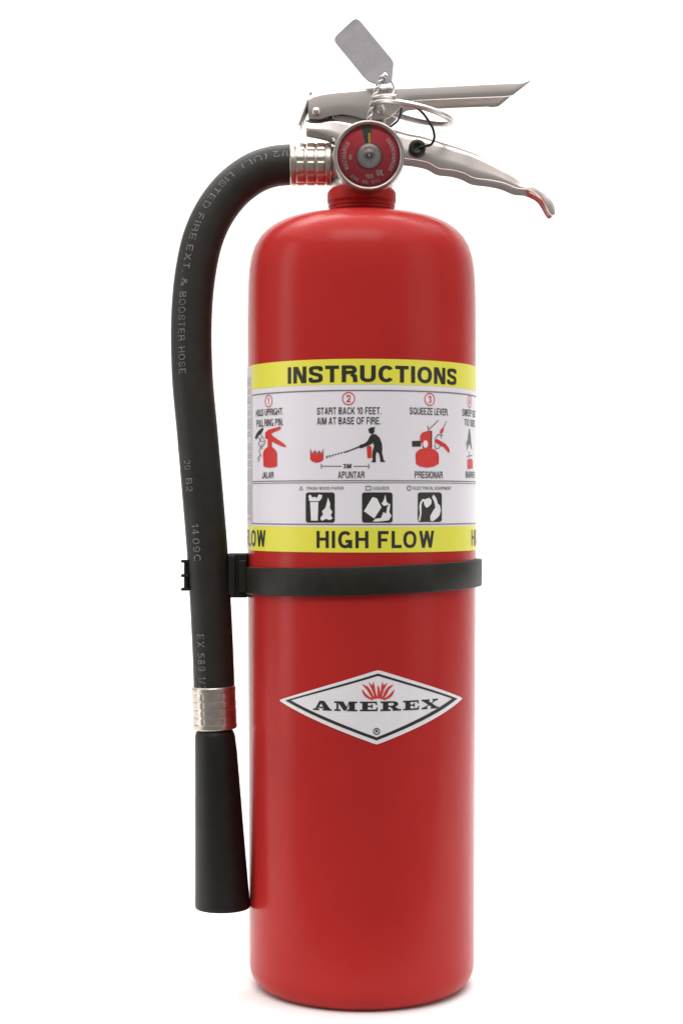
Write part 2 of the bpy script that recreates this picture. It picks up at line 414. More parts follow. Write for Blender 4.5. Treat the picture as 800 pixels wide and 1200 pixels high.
# ------------------------------------------------------------------ flat print
GW = dict(A=.74, B=.68, C=.72, D=.70, E=.62, F=.58, G=.76, H=.70, I=.16, J=.54, K=.70, L=.56, M=.82, N=.70, O=.78, P=.66, Q=.78, R=.70, S=.68,
          T=.64, U=.70, V=.70, W=.98, X=.70, Y=.70, Z=.64)
def glyph(ch, t):
    """a grotesque capital one unit high, as a list of flat polygons; t is the stroke"""
    h = t / 2
    w = GW.get(ch, .58)
    if ch == 'I' : w = t
    out = []
    def strip(pts):
        n = len(pts); l = []; r = []
        for i in range(n):
            a = Vector(pts[max(0, i - 1)]); b = Vector(pts[min(n - 1, i + 1)]); c = Vector(pts[i])
            if 0 < i < n - 1:
                d1 = (c - a).normalized(); d2 = (b - c).normalized(); d = (d1 + d2).normalized()
                k = 1 / max(0.5, d.dot(d1))
            else: d = (b - a).normalized(); k = 1
            m = Vector((-d.y, d.x)) * h * k
            l.append(tuple(c + m)); r.append(tuple(c - m))
        for i in range(n - 1): out.append([l[i], l[i + 1], r[i + 1], r[i]])
    def box(x0, y0, x1, y1): out.append([(x0, y0), (x1, y0), (x1, y1), (x0, y1)])
    def diag(x0, y0, x1, y1):
        e = h * sqrt((x1 - x0) ** 2 + (y1 - y0) ** 2) / abs(y1 - y0)
        x0 = min(max(x0, e), w - e) if abs(x0) in (0, w) or x0 == w else x0
        x1 = min(max(x1, e), w - e) if x1 in (0, w) else x1
        out.append([(x0 - e, y0), (x0 + e, y0), (x1 + e, y1), (x1 - e, y1)])
    def arc(cx, cy, rx, ry, a0, a1, n=12, p=0.88):
        q = []
        for k in range(n + 1):
            a = radians(a0 + (a1 - a0) * k / n); c, s_ = cos(a), sin(a)
            q.append((cx + rx * abs(c) ** p * (1 if c >= 0 else -1), cy + ry * abs(s_) ** p * (1 if s_ >= 0 else -1)))
        return q
    if ch == 'A': diag(0, 0, w / 2 - h * .25, 1); diag(w, 0, w / 2 + h * .25, 1); box(w * .2 + h, .22, w * .8 - h, .22 + t * .85)
    elif ch == 'B': box(0, 0, t, 1); strip([(t, 1 - h)] + arc(w - .27 - h * .2, .76, .24 - h * .6, .24 - h, 90, -90, 8) + [(t, .52)]); strip([(t, .52 - h * .3)] + arc(w - .27, .27, .27 - h, .26 - h, 90, -90, 8) + [(t, h)])
    elif ch == 'C': strip(arc(w / 2, .5, w / 2 - h, .5 - h, 38, 322, 20))
    elif ch == 'D': box(0, 0, t, 1); strip([(t, 1 - h)] + arc(w - .36, .5, .36 - h, .5 - h, 90, -90, 14) + [(t, h)])
    elif ch == 'E': box(0, 0, t, 1); box(t, 0, w, t); box(t, 1 - t, w, 1); box(t, .5 - h * .95, w * .92, .5 + h * .95)
    elif ch == 'F': box(0, 0, t, 1); box(t, 1 - t, w, 1); box(t, .48 - h * .95, w * .88, .48 + h * .95)
    elif ch == 'G': strip(arc(w / 2, .5, w / 2 - h, .5 - h, 42, 335, 20)); box(w - t, 0, w, .48); box(w * .52, .48 - t * .9, w - t, .48)
    elif ch == 'H': box(0, 0, t, 1); box(w - t, 0, w, 1); box(t, .52 - h * .95, w - t, .52 + h * .95)
    elif ch == 'I': box(0, 0, w, 1)
    elif ch == 'J': strip([(w - h, 1)] + arc(w / 2, .27, w / 2 - h, .27 - h, 0, -180, 10))
    elif ch == 'K': box(0, 0, t, 1); diag(t * 1.1, .36, w, 1); diag(w, 0, w * .46, .58)
    elif ch == 'L': box(0, 0, t, 1); box(t, 0, w, t)
    elif ch == 'M': box(0, 0, t, 1); box(w - t, 0, w, 1); diag(t * .8, 1, w / 2, 0); diag(w - t * .8, 1, w / 2, 0)
    elif ch == 'N': box(0, 0, t, 1); box(w - t, 0, w, 1); diag(t * .75, 1, w - t * .75, 0)
    elif ch in 'O0Q':
        q = arc(w / 2, .5, w / 2 - h, .5 - h, 0, 360, 28, .86); q[-1] = q[0]
        strip(q)
        if ch == 'Q': diag(w * .97, -.02, w * .6, .3)
    elif ch == 'P': box(0, 0, t, 1); strip([(t, 1 - h)] + arc(w - .29, .72, .29 - h, .28 - h, 90, -90, 10) + [(t, .44 + h)])
    elif ch == 'R': box(0, 0, t, 1); strip([(t, 1 - h)] + arc(w - .31, .74, .29 - h, .26 - h, 90, -90, 10) + [(t, .48 + h)]); strip([(w * .62, .47), (w - h * 1.2, .36), (w - h, .2), (w - h * .9, 0)])
    elif ch == 'S': strip([(p.x, p.y) for p in spline([(w - h * 1.1, .70, 0), (w * .84, .90 - h * .3, 0), (w / 2, 1 - h, 0), (w * .16 + h * .2, .90 - h * .4, 0), (h * 1.15, .73, 0), (w * .22, .585, 0), (w * .5, .505, 0), (w * .80, .42, 0), (w - h, .27, 0), (w * .84 - h * .2, .10 + h * .4, 0), (w / 2, h, 0), (w * .16, .10 + h * .3, 0), (h * .95, .31, 0)], 4)])
    elif ch == 'T': box(0, 1 - t, w, 1); box(w / 2 - h, 0, w / 2 + h, 1 - t)
    elif ch == 'U': strip([(h, 1)] + arc(w / 2, .32, w / 2 - h, .32 - h, 180, 360, 12) + [(w - h, 1)])
    elif ch == 'V': diag(0, 1, w / 2, 0); diag(w, 1, w / 2, 0)
    elif ch == 'W': diag(0, 1, w * .27, 0); diag(w * .5, 1, w * .27, 0); diag(w * .5, 1, w * .73, 0); diag(w, 1, w * .73, 0)
    elif ch == 'X': diag(0, 0, w, 1); diag(0, 1, w, 0)
    elif ch == 'Y': diag(0, 1, w / 2, .42); diag(w, 1, w / 2, .42); box(w / 2 - h, 0, w / 2 + h, .44)
    elif ch == 'Z': box(0, 0, w, t); box(0, 1 - t, w, 1); diag(h, t, w - h, 1 - t)
    elif ch == '1': w = .36; box(w - t, 0, w, 1); diag(.06, .74, w - h * 1.4, .96)
    elif ch == '2': strip([(p.x, p.y) for p in spline([(h, .68, 0), (w * .2, .92 - h * .3, 0), (w / 2, 1 - h, 0), (w * .85, .88 - h * .3, 0), (w - h, .70, 0), (w * .74, .45, 0), (w * .3, .22, 0), (h * 1.2, t, 0)], 4)]); box(0, 0, w, t)
    elif ch == '3': strip([(h, .78)] + arc(w * .5, .75, w / 2 - h * 1.2, .25 - h, 140, -90, 10)); strip(arc(w * .5, .27, w / 2 - h, .27 - h, 90, -150, 10))
    elif ch == '4': box(w * .66 - h, 0, w * .66 + h, 1); box(0, .22, w * .66 - h, .22 + t); diag(h, .26, w * .62, .98); box(w * .66 + h, .22, w, .22 + t)
    elif ch == '5': box(.06, 1 - t, w * .95, 1); box(.06, .5, .06 + t, 1 - t); strip([(.06 + t, .56)] + arc(w * .5, .33, w / 2 - h, .33 - h, 90, -150, 12))
    elif ch == '8': strip(arc(w / 2, .75, w / 2 - h * 1.4, .25 - h * .8, 0, 360, 16)); strip(arc(w / 2, .27, w / 2 - h, .27 - h, 0, 360, 16))
    elif ch in '9': strip(arc(w / 2, .68, w / 2 - h, .32 - h, 0, 360, 16)); strip([(w - h, .68), (w - h * 1.1, .4), (w * .8, .14), (w * .5, h), (w * .1, .16)])
    elif ch == '.': w = t; box(0, 0, t, t)
    elif ch == '/': w = .36; diag(0.02, 0, w, 1)
    elif ch == '(': w = .28; strip(arc(w + .1, .5, w + .1 - h, .62, 125, 235, 8, 1))
    elif ch == ')': w = .28; strip(arc(-.1, .5, w + .1 - h, .62, 55, -55, 8, 1))
    elif ch == '&': w = .74; strip([(p.x, p.y) for p in spline([(w, 0, 0), (.3, .55, 0), (.2, .8, 0), (.34, 1 - h, 0), (.5, .8, 0), (.3, .52, 0), (h, .25, 0), (.3, h, 0), (.56, .2, 0), (w - h, .5, 0)], 4)])
    return w, out

def text_polys(body, bold=0.15, spacing=0.13):
    x = 0; q = []
    for ch in body:
        if ch == ' ': x += .34; continue
        w, ps = glyph(ch, bold)
        q += [[(x + a, b) for a, b in p] for p in ps]
        x += w + spacing - (0.07 if ch in 'CL' else 0)
    return q

def fit(polys, a0, a1, b0, b1):
    xs = [p[0] for q in polys for p in q]; ys = [p[1] for q in polys for p in q]
    x0, x1, y0, y1 = min(xs), max(xs), min(ys), max(ys)
    return [[(a0 + (x - x0) / (x1 - x0) * (a1 - a0), b0 + (y - y0) / (y1 - y0) * (b1 - b0)) for x, y in q] for q in polys]

def flat_print(name, polys, m, parent, mapper, step, stagger=True):
    """polys in flat (u, v) metres; cut into narrow strips along u and laid on the surface by mapper(u, v, h)"""
    bm = bmesh.new()
    slots = []
    if m is not None: polys = [(q, m) for q in polys]
    for k, (q, mm) in enumerate(polys):
        if mm not in slots: slots.append(mm)
        vs = [bm.verts.new((x, y, (k % 12) * 6e-6 if stagger else 0)) for x, y in q]
        try: bm.faces.new(vs).material_index = slots.index(mm)
        except ValueError: pass
    xs = [v.co.x for v in bm.verts]
    n0 = math.floor(min(xs) / step); n1 = math.ceil(max(xs) / step)
    for n in range(n0 + 1, n1):
        bmesh.ops.bisect_plane(bm, geom=list(bm.verts) + list(bm.edges) + list(bm.faces), plane_co=(n * step, 0, 0), plane_no=(1, 0, 0), dist=1e-8)
    bmesh.ops.triangulate(bm, faces=bm.faces)
    for v in bm.verts:
        v.co = mapper(v.co.x, v.co.y, v.co.z) - OFF
    for f in bm.faces: f.smooth = True
    me = bpy.data.meshes.new(name); bm.to_mesh(me); bm.free()
    for mm in slots: me.materials.append(mm)
    return link(name, me, None, parent)

def words(name, polys_list, m, parent, mapper, step):
    for q in polys_list: flat_print(name, q, m, parent, mapper, step)

CR = 133.3 * S
def cyl_map(h):
    def f(u, v, e):
        th = u / CR; r = Rz(v) + h + e
        return Vector((AX + r * sin(th), -r * cos(th), v))
    return f

def lab(px, py):
    """the spot (arc length, height) of the tank's surface seen at this place of the photograph"""
    lo, hi = -1.48, 1.48
    def sx(th, r): return 400 + (AX + r * sin(th)) / (D - r * cos(th)) * D / S
    r = CR if py < 700 else 132.5 * S
    for _ in range(40):
        mid = (lo + hi) / 2
        if sx(mid, r) < px: lo = mid
        else: hi = mid
    th = (lo + hi) / 2
    return th * CR, ZE - (py - EY) * S * (D - r * cos(th)) / D

def L(pts): return [lab(*p) for p in pts]
def zc(py): return lab(423.6, py)[1]
STEP = 0.0025

# paper of the label
PI_R = CR
uL = lab(295.5, 520)[0]
def rect(u0, u1, z0, z1): return [(u0, z0), (u1, z0), (u1, z1), (u0, z1)]
zt, zb = zc(420.5), zc(647.5)
label = flat_print('instruction_label', [rect(-3.0 * CR, 3.0 * CR, zb, zt)], M['white'], root, cyl_map(0.00012), STEP)
def paper(o):
    so = o.modifiers.new('solid', 'SOLIDIFY'); so.thickness = 0.00010; so.offset = -1
    e = o.modifiers.new('split', 'EDGE_SPLIT'); e.split_angle = radians(30)
paper(label)
H1, H2, H3 = 0.0002, 0.0003, 0.0004
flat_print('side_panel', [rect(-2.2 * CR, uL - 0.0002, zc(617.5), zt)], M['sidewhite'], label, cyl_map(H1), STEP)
flat_print('yellow_band', [rect(uL, 2.9 * CR, zc(450.5), zt)], M['yellow'], label, cyl_map(H1), STEP)
flat_print('yellow_band', [rect(-2.9 * CR, 2.9 * CR, zb, zc(617.5))], M['yellow'], label, cyl_map(H1), STEP)

def text_at(body, x0, x1, y0, y1, bold=0.15, spacing=0.13):
    """lettering that spans x0..x1 and y0..y1 of the photograph"""
    xm = (x0 + x1) / 2
    return fit(text_polys(body, bold, spacing), lab(x0, y0)[0], lab(x1, y0)[0], lab(xm, y1)[1], lab(xm, y0)[1])

flat_print('heading_lettering', text_at('INSTRUCTIONS', 337.5, 534, 428.1, 447.8, 0.2, 0.12), M['black'], label, cyl_map(H2), STEP)
hf = text_at('HIGH FLOW', 371, 508, 622.3, 642.3, 0.18, 0.17)
du = lab(551.5, 630)[0] - lab(371, 630)[0]
flow = [hf, [[(u + du, v) for u, v in q] for q in hf], [[(u - du + 0.0006, v) for u, v in q] for q in hf]]
words('flow_lettering', flow, M['black'], label, cyl_map(H2), STEP)

# ruled lines
def hline(u0, u1, py, wpx): 
    z = zc(py); return rect(u0, u1, z - wpx * S / 2, z + wpx * S / 2)
lines = []
lines.append(hline(uL + 0.0004, 2.4 * CR, 457.4, 1.3))
lines.append(hline(uL + 0.0004, 2.4 * CR, 563.2, 1.0))
lines.append(hline(uL + 0.0004, 2.4 * CR, 565.6, 0.7))
lines.append(hline(uL + 0.0004, 2.4 * CR, 614.6, 1.1))
words('ruled_line', [[q] for q in lines], M['greyink'], label, cyl_map(H2), STEP)
words('frame_line', [[rect(uL + 0.0001, uL + 0.0009, zc(566), zc(457.4))], [rect(uL + 0.0001, uL + 0.0009, zc(614), zc(567.2))]], M['dim'], label, cyl_map(H2), STEP)

def ring(cx, cy, r0, r1, n=28, sxx=1.0):
    q = []
    for i in range(n):
        a, b = 2 * pi * i / n, 2 * pi * (i + 1) / n
        q.append([(cx + r0 * cos(a) * sxx, cy + r0 * sin(a)), (cx + r1 * cos(a) * sxx, cy + r1 * sin(a)), (cx + r1 * cos(b) * sxx, cy + r1 * sin(b)), (cx + r0 * cos(b) * sxx, cy + r0 * sin(b))])
    return q
num = []
sp = []
for n, px, py in (('1', 315, 470), ('2', 408.3, 467), ('3', 503, 468), ('4', 549.5, 470.5)):
    u, v = lab(px, py)
    num.append(ring(u, v, 6.2 * S, 7.2 * S) + fit(text_polys(n, 0.15), u - (2.2 if n != '1' else 1.4) * S, u + (2.2 if n != '1' else 0.9) * S, v - 3.9 * S, v + 3.9 * S))
words('step_number', num, M['redink'], label, cyl_map(H2), STEP)

cap = []
cap.append(text_at('HOLD UPRIGHT.', 300.5, 332.5, 478.8, 486.8))
cap.append(text_at('PULL RING PIN.', 301, 332, 491, 499.4))
cap.append(text_at('START BACK 10 FEET.', 371.5, 446.5, 477.2, 485.4))
cap.append(text_at('AIM AT BASE OF FIRE.', 371.5, 445.5, 488.8, 497.2))
cap.append(text_at('SQUEEZE LEVER.', 479.5, 524.5, 478, 486.2))
cap.append(text_at('SWEEP SIDE', 541, 563 - 7, 480, 488))
cap.append(text_at('TO SIDE.', 543.5, 556, 491.6, 499.4))
cap.append(text_at('JALAR', 307.5, 321, 553, 560.6))
cap.append(text_at('APUNTAR', 396, 427, 552.4, 560.4))
cap.append(text_at('PRESIONAR', 485.5, 518, 552.4, 560.4))
cap.append(text_at('BARRER', 545, 555.5, 552.6, 560.2))
cap.append(text_at('3M', 402, 411.5, 543.6, 548.6, 0.2))
words('caption_lettering', cap, M['black'], label, cyl_map(H2), STEP)
tiny = []
tiny.append(text_at('TRASH WOOD PAPER', 359, 402.5, 570.4, 573.8))
tiny.append(text_at('LIQUIDS', 436.5, 455.5, 570.2, 573.8))
tiny.append(text_at('ELECTRICAL EQUIPMENT', 483.5, 528, 570.2, 573.8))
def tri_outline(x, y, r):
    u, v = lab(x, y); q = []
    o = [(u + r * S * cos(a), v + r * S * sin(a)) for a in (pi / 2, pi * 7 / 6, pi * 11 / 6)]
    i = [(u + r * 0.6 * S * cos(a), v + r * 0.6 * S * sin(a)) for a in (pi / 2, pi * 7 / 6, pi * 11 / 6)]
    for k in range(3): q.append([o[k], o[(k + 1) % 3], i[(k + 1) % 3], i[k]])
    return q
tiny.append(tri_outline(353, 572.6, 3.2))
u, v = lab(431.3, 572); sq = []
for (x0, x1, y0, y1) in ((-3, 3, 1.6, 2.5), (-3, 3, -2.5, -1.6), (-3, -2.1, -1.6, 1.6), (2.1, 3, -1.6, 1.6)): sq.append([(u + x0 * S, v + y0 * S), (u + x1 * S, v + y0 * S), (u + x1 * S, v + y1 * S), (u + x0 * S, v + y1 * S)])
tiny.append(sq)
u, v = lab(479, 572); tiny.append(ring(u, v, 1.9 * S, 2.9 * S, 16))
# distance arrow
z = zc(546.4)
def seg(x0, y0, x1, y1, w, w2=None):
    a = Vector(lab(x0, y0)); b = Vector(lab(x1, y1)); d = (b - a).normalized(); n = Vector((-d.y, d.x))
    w2 = w if w2 is None else w2
    return [tuple(a + n * w * S / 2), tuple(a - n * w * S / 2), tuple(b - n * w2 * S / 2), tuple(b + n * w2 * S / 2)]
tiny += [[seg(377, 546.2, 400, 546.4, 0.9), seg(376.5, 543.6, 376.5, 549.2, 1.0)], [seg(414, 546.4, 431.5, 546.3, 0.9), seg(432, 543.6, 432, 549.2, 1.0)]]
words('small_lettering', tiny, M['greyink'], label, cyl_map(H2), STEP)
# fine print of the side panel, far round the edge
fp = []
y = 434.5
rr = random.Random(3)
while y < 612:
    if rr.random() < 0.86:
        fp.append(rect(-1.62 * CR, uL - 0.0010 - rr.random() * 0.0012, zc(y + 0.9), zc(y)))
    y += 2.4
fpo = flat_print('fine_print', fp, M['dim'], label, cyl_map(H2), STEP)
fpo['kind'] = 'stuff'

# ---- pictograms (traced shapes laid on the paper)
class Ink(list):
    def __init__(self, m): self.m = m
    def append(self, q): pict.append((q, self.m))
    def __iadd__(self, qs):
        for q in qs: pict.append((q, self.m))
        return self
pict = []
redp, blk, gry, wht = Ink(M['redink']), Ink(M['black']), Ink(M['greyink']), Ink(M['whiteink'])
def done(name='pictogram'):
    flat_print(name, list(pict), None, label, cyl_map(H2), STEP); pict.clear()
def blob(cx, cy, pts): return L([(cx + x, cy + y) for x, y in pts])
# panel 1: extinguisher with lever, hand drawing the pin
redp.append(L([(309, 546.5), (308.6, 531), (310, 527), (313.5, 524), (319.5, 524), (323, 527), (325, 531), (325.2, 546), (322, 547.6), (317, 548.2), (312, 547.6)]))
redp.append(L([(314, 524), (314, 514), (319, 514), (319, 524)]))
redp.append(L([(311, 513.5), (311.2, 507), (315, 503.5), (322, 501.5), (329, 499.6), (329.4, 503), (323, 505.8), (318, 508), (320, 511), (329, 517), (335, 521.5), (335.2, 524.4), (329, 522.5), (321, 518.5), (315, 515)]))
blk.append(L([(299, 513.5), (301, 508), (304.5, 504), (308.6, 500.8), (309, 503.4), (306.5, 508), (303, 511), (301, 514.6)]))
for (a, b) in (((303, 512), (307, 518)), ((307, 512), (303, 521)), ((308, 518), (311, 516)), ((303.5, 521), (308, 526)), ((308, 520), (304, 529)), ((304, 529), (307, 535)), ((302, 538), (306, 533)), ((303, 541), (305, 538)), ((306, 509), (310, 515)), ((312, 517), (308, 524))):
    gry.append(seg(*a, *b, 1.1))
done()
# panel 2: fire, jet and a bending person with an extinguisher
redp.append(L([(363.4, 528), (363.8, 526.5), (366, 531), (369, 527.5), (371.5, 531), (374, 527.5), (376.5, 531), (378.6, 526.5), (379.2, 533), (379, 538.6), (376, 541), (371, 542.2), (366.5, 541), (363.6, 538.4)]))
for x in (364, 367.5, 370.5, 374, 378.4): gry.append(seg(x, 532.5, x + 0.3, 525.5 + (0 if x in (364, 378.4) else 2.4), 1.5, 0.3))
gry.append(seg(364.2, 531.5, 378.4, 532, 1.0))
for k in range(9):
    t = k / 8; x = 382 + t * 27; yy = 535.6 - t * 7.5
    blk.append(seg(x, yy, x + 2.0, yy - 0.6, 1.3)) if k > 2 else gry.append(seg(x, yy, x + 2.2, yy - 0.5, 2.4 - k * 0.4))
blk.append(seg(404, 530.2, 421.5, 523.2, 0.9, 1.5))
blk.append(L([(420, 524.4), (421.5, 521.5), (427, 519.6), (430.5, 516.6), (433.4, 511), (436.4, 508.4), (440.6, 509.2), (444.6, 513), (447, 519), (447.8, 526), (447.2, 530.4), (448.6, 535.5), (449, 539), (451.2, 540.2), (450.6, 541.2), (445.2, 541.2), (445, 536.5), (443.6, 531), (441, 529.4), (440.2, 533.5), (440, 538.4), (440.4, 540.6), (439, 541.8), (434.6, 541.4), (436.4, 539.2), (436, 534), (436.4, 528), (438, 523), (437, 518.8), (433.6, 521), (428, 523.2), (423.4, 525.2)]))
hu, hv = lab(435.2, 504.6)
blk.append([(hu + 3.3 * S * cos(a * pi / 8), hv + 3.5 * S * sin(a * pi / 8)) for a in range(16)])
blk.append(L([(431, 502.6), (438.4, 500.2), (439.6, 501.6), (432, 504.2)]))
redp.append(L([(429.6, 524), (430, 522.6), (433.8, 522.2), (435.2, 524.5), (435.4, 536.2), (431.2, 537), (430.2, 536)]))
done()
# panel 3: extinguisher head with a squeezing hand
redp.append(L([(486.4, 533), (487.2, 530), (491, 526.6), (496, 525.2), (504, 525.2), (509, 527), (513, 531), (513.8, 535), (513.4, 543.4), (508, 546.6), (500, 548), (492, 546.8), (486.8, 543.6)]))
redp.append(L([(494.6, 525), (494.4, 520), (491.8, 516), (491.6, 511), (494, 507), (499, 505.4), (504, 504.4), (505.4, 506), (505.6, 525)]))
blk.append(L([(482.2, 516.8), (492.6, 516.4), (492.8, 523.2), (482.4, 523.4)]))
wu, wv = lab(498, 520.4)
wht.append([(wu + 3.2 * S * cos(a * pi / 8), wv + 4.2 * S * sin(a * pi / 8)) for a in range(16)])
blk.append(seg(505.0, 505, 504.8, 524.8, 1.6))
gry.append(seg(501, 504, 513, 492.4, 1.0)); gry.append(seg(500.6, 498.6, 501.6, 504.6, 0.9))
redp.append(L([(508.6, 515), (512, 514.6), (517, 517.6), (522, 520.8), (525.6, 525.6), (526.4, 530.6), (524, 529.6), (520, 524.6), (514, 521), (508.8, 518.4)]))
redp.append(L([(514.2, 507), (516.6, 502.4), (519.6, 500.8), (518.8, 505.2), (516.6, 508.2)]))
for (a, b) in (((519, 501), (522.4, 493.6)), ((512.5, 509), (518, 510)), ((513, 509), (509, 514)), ((508.6, 520), (510, 526)), ((510, 526), (514, 525)), ((517, 508.4), (516, 513.6)), ((513.8, 524), (517, 521.4))):
    gry.append(seg(*a, *b, 1.0))
done()
# panel 4, mostly round the edge
gry.append(L([(546.0, 528), (548.2, 508), (549.4, 501), (550.6, 510), (552, 528), (550.2, 521), (548.6, 521)]))
gry += [seg(545, 522, 547, 516, 1.0), seg(549, 529, 549.4, 535, 1.0), seg(546.4, 535, 552.4, 533.6, 1.0)]
redp.append(L([(547.2, 549.6), (547.0, 539.4), (548.4, 537.8), (551.6, 537.6), (552.8, 539), (553, 549.2)]))
done()
# three class symbols
def rrect(x0, x1, y0, y1, r=3):
    q = []
    for (cx, cy, a0) in ((x1 - r, y1 - r, 0), (x0 + r, y1 - r, 90), (x0 + r, y0 + r, 180), (x1 - r, y0 + r, 270)):
        for k in range(5):
            a = radians(a0 + k * 22.5); q.append((cx + r * cos(a), cy + r * sin(a)))
    return L(q)
# bin and fire
blk.append(rrect(358.4, 392.2, 577, 612.4))
wht.append(L([(363.6, 588.4), (373.2, 588.2), (372.4, 610), (364.6, 610)]))
wht.append(L([(362.6, 586.8), (361.6, 581), (364, 579.6), (366, 583), (369, 582.2), (371.6, 583.6), (373.6, 579.4), (377.6, 580.2), (377, 584), (374.4, 587.2), (363, 587.4)]))
wht.append(L([(375.6, 606.6), (378.8, 603), (377.4, 599), (381.4, 595), (383, 589), (384.4, 583), (387, 590), (386.6, 595), (389.4, 600), (387.6, 604), (390, 607.6), (386, 609.4), (382, 608), (378, 610.2), (375.8, 609)]))
done('class_symbol')
# tilted can and splash
blk.append(rrect(424, 459.6, 577, 612.4))
wht.append(L([(426.2, 599), (436.2, 582.6), (441.4, 584), (446.6, 594.6), (438.2, 607.6)]))
wht.append(L([(436.4, 611), (440, 607.8), (446, 607), (449, 600), (452, 602), (453.4, 594), (457, 590), (455.8, 600), (458.2, 604.6), (455.4, 609.6), (448, 610.6), (442, 611.2)]))
wht.append(L([(446.8, 590), (449.4, 586), (451, 579.6), (452.6, 588), (456.2, 591.4), (451, 592.6), (449, 592.8)]))
done('class_symbol')
# plug, cable and fire
blk.append(rrect(489, 517, 577, 611.6))
wht.append(L([(489.8, 610), (491.4, 602), (490.6, 593), (491.8, 588.2), (494.6, 584.6), (498, 585.4), (497.4, 587.2), (494.6, 587.6), (493.2, 591), (493.2, 602), (491.6, 610.4)]))
wht.append(L([(495.8, 588), (498.4, 584.6), (502.2, 583.4), (505, 586), (504.6, 590.6), (501.4, 594), (499, 595), (496.6, 592)]))
wht.append(L([(503.6, 610), (503.4, 605), (506.4, 599), (509.4, 594.6), (508, 588), (505.6, 583), (507.2, 579.4), (510.6, 584), (512.4, 590.4), (514.6, 592), (515.8, 598), (514.2, 604), (510.6, 608), (506, 611)]))
done('class_symbol')

# ---- diamond badge
badge = flat_print('diamond_badge', [L([(328.0, 820.9), (329.6, 819.6), (437.8, 786.6), (442.6, 785.4), (447.4, 786.4), (539.6, 817.2), (541.0, 818.5), (539.8, 819.8), (447, 870.4), (441, 872.4), (435.4, 870.6), (329.4, 822.2)])], M['whiteink'], root, cyl_map(0.00012), STEP)
paper(badge)
bo = L([(334.6, 820.7), (442.6, 789.2), (535, 818.6), (441, 867.6)])
bi = L([(341.2, 820.6), (442.6, 792.0), (528.8, 818.6), (441, 864.0)])
flat_print('border_line', [[bo[k], bo[(k + 1) % 4], bi[(k + 1) % 4], bi[k]] for k in range(4)], M['black'], badge, cyl_map(H2), STEP)
# slab-serif lettering, every letter 1 high
def arc_pts(cx, cy, rx, ry, a0, a1, n):
    return [(cx + rx * cos(radians(a0 + (a1 - a0) * k / n)), cy + ry * sin(radians(a0 + (a1 - a0) * k / n))) for k in range(n + 1)]
SER = 0.17
def gl_A():
    return 2.15, [[(0.0, 0), (0.72, 0), (0.72, SER), (0.0, SER)], [(1.12, 0), (2.15, 0), (2.15, SER), (1.12, SER)],
                  [(0.26, SER), (0.50, SER), (1.04, 0.80), (0.92, 1.0), (0.76, 1.0)], [(0.76, 1.0), (0.92, 1.0), (1.3, 1.0), (1.98, SER), (1.34, SER), (0.96, 0.72), (0.90, 0.86)],
                  [(0.52, 0.24), (1.40, 0.24), (1.32, 0.38), (0.60, 0.38)]]
def gl_M():
    return 2.5, [[(0, 0), (0.72, 0), (0.72, SER), (0, SER)], [(0.24, SER), (0.46, SER), (0.46, 0.83), (0.24, 0.83)], [(0, 0.83), (0.80, 0.83), (0.80, 1), (0, 1)],
                 [(0.46, 0.83), (0.84, 1.0), (0.98, 1.0), (1.42, 0.34), (1.18, 0.06), (1.04, 0.06)], [(1.18, 0.06), (1.30, 0.3), (1.62, 1.0), (1.80, 1.0), (1.62, 0.8), (1.3, 0.06)],
                 [(1.62, SER), (2.24, SER), (2.24, 0.83), (1.62, 0.83)], [(1.40, 0), (2.5, 0), (2.5, SER), (1.40, SER)], [(1.6, 0.83), (2.5, 0.83), (2.5, 1), (1.6, 1)]]
def gl_E():
    return 1.95, [[(0, 0), (1.9, 0), (1.9, SER), (0, SER)], [(0, 0.83), (1.85, 0.83), (1.85, 1), (0, 1)], [(0.26, SER), (0.86, SER), (0.86, 0.83), (0.26, 0.83)],
                  [(0.86, 0.43), (1.36, 0.43), (1.36, 0.58), (0.86, 0.58)], [(1.22, 0.30), (1.38, 0.30), (1.38, 0.70), (1.22, 0.70)],
                  [(1.70, SER), (1.90, SER), (1.95, 0.38), (1.80, 0.38)], [(1.68, 0.83), (1.85, 0.83), (1.90, 0.64), (1.76, 0.64)]]
def gl_R():
    q = [[(0, 0), (1.12, 0), (1.12, SER), (0, SER)], [(0, 0.83), (1.4, 0.83), (1.4, 1), (0, 1)], [(0.26, SER), (0.86, SER), (0.86, 0.83), (0.26, 0.83)],
         [(0.86, 0.40), (1.4, 0.40), (1.4, 0.54), (0.86, 0.54)]]
    o = arc_pts(1.36, 0.70, 0.62, 0.30, -90, 90, 8); i = arc_pts(1.30, 0.70, 0.18, 0.15, -90, 90, 8)
    q += [[o[k], o[k + 1], i[k + 1], i[k]] for k in range(8)]
    q += [[(1.05, 0.42), (1.62, 0.42), (2.0, SER), (1.40, SER)], [(1.34, 0), (2.3, 0), (2.3, SER), (1.34, SER)]]
    return 2.25, q
def gl_X():
    return 2.3, [[(0, 0), (0.8, 0), (0.8, SER), (0, SER)], [(1.2, 0), (2.3, 0), (2.3, SER), (1.2, SER)], [(0.0, 0.83), (1.05, 0.83), (1.05, 1), (0, 1)], [(1.45, 0.83), (2.2, 0.83), (2.2, 1), (1.45, 1)],
                 [(0.18, 0.83), (0.88, 0.83), (2.06, SER), (1.36, SER)], [(0.24, SER), (0.50, SER), (1.94, 0.83), (1.68, 0.83)]]
word = []; x = 0
for gfn in (gl_A, gl_M, gl_E, gl_R, gl_E, gl_X):
    w, q = gfn()
    word += [[(x + a, b) for a, b in p] for p in q]; x += w + 0.28
u0 = lab(367, 827)[0]; u1 = lab(513, 824)[0]
zb_ = lab(440, 833.3)[1]; zt_ = lab(440, 822.0)[1]
word = fit(word, u0, u1, zb_, zt_)
flat_print('badge_lettering', word, M['black'], badge, cyl_map(H2), STEP, stagger=True)
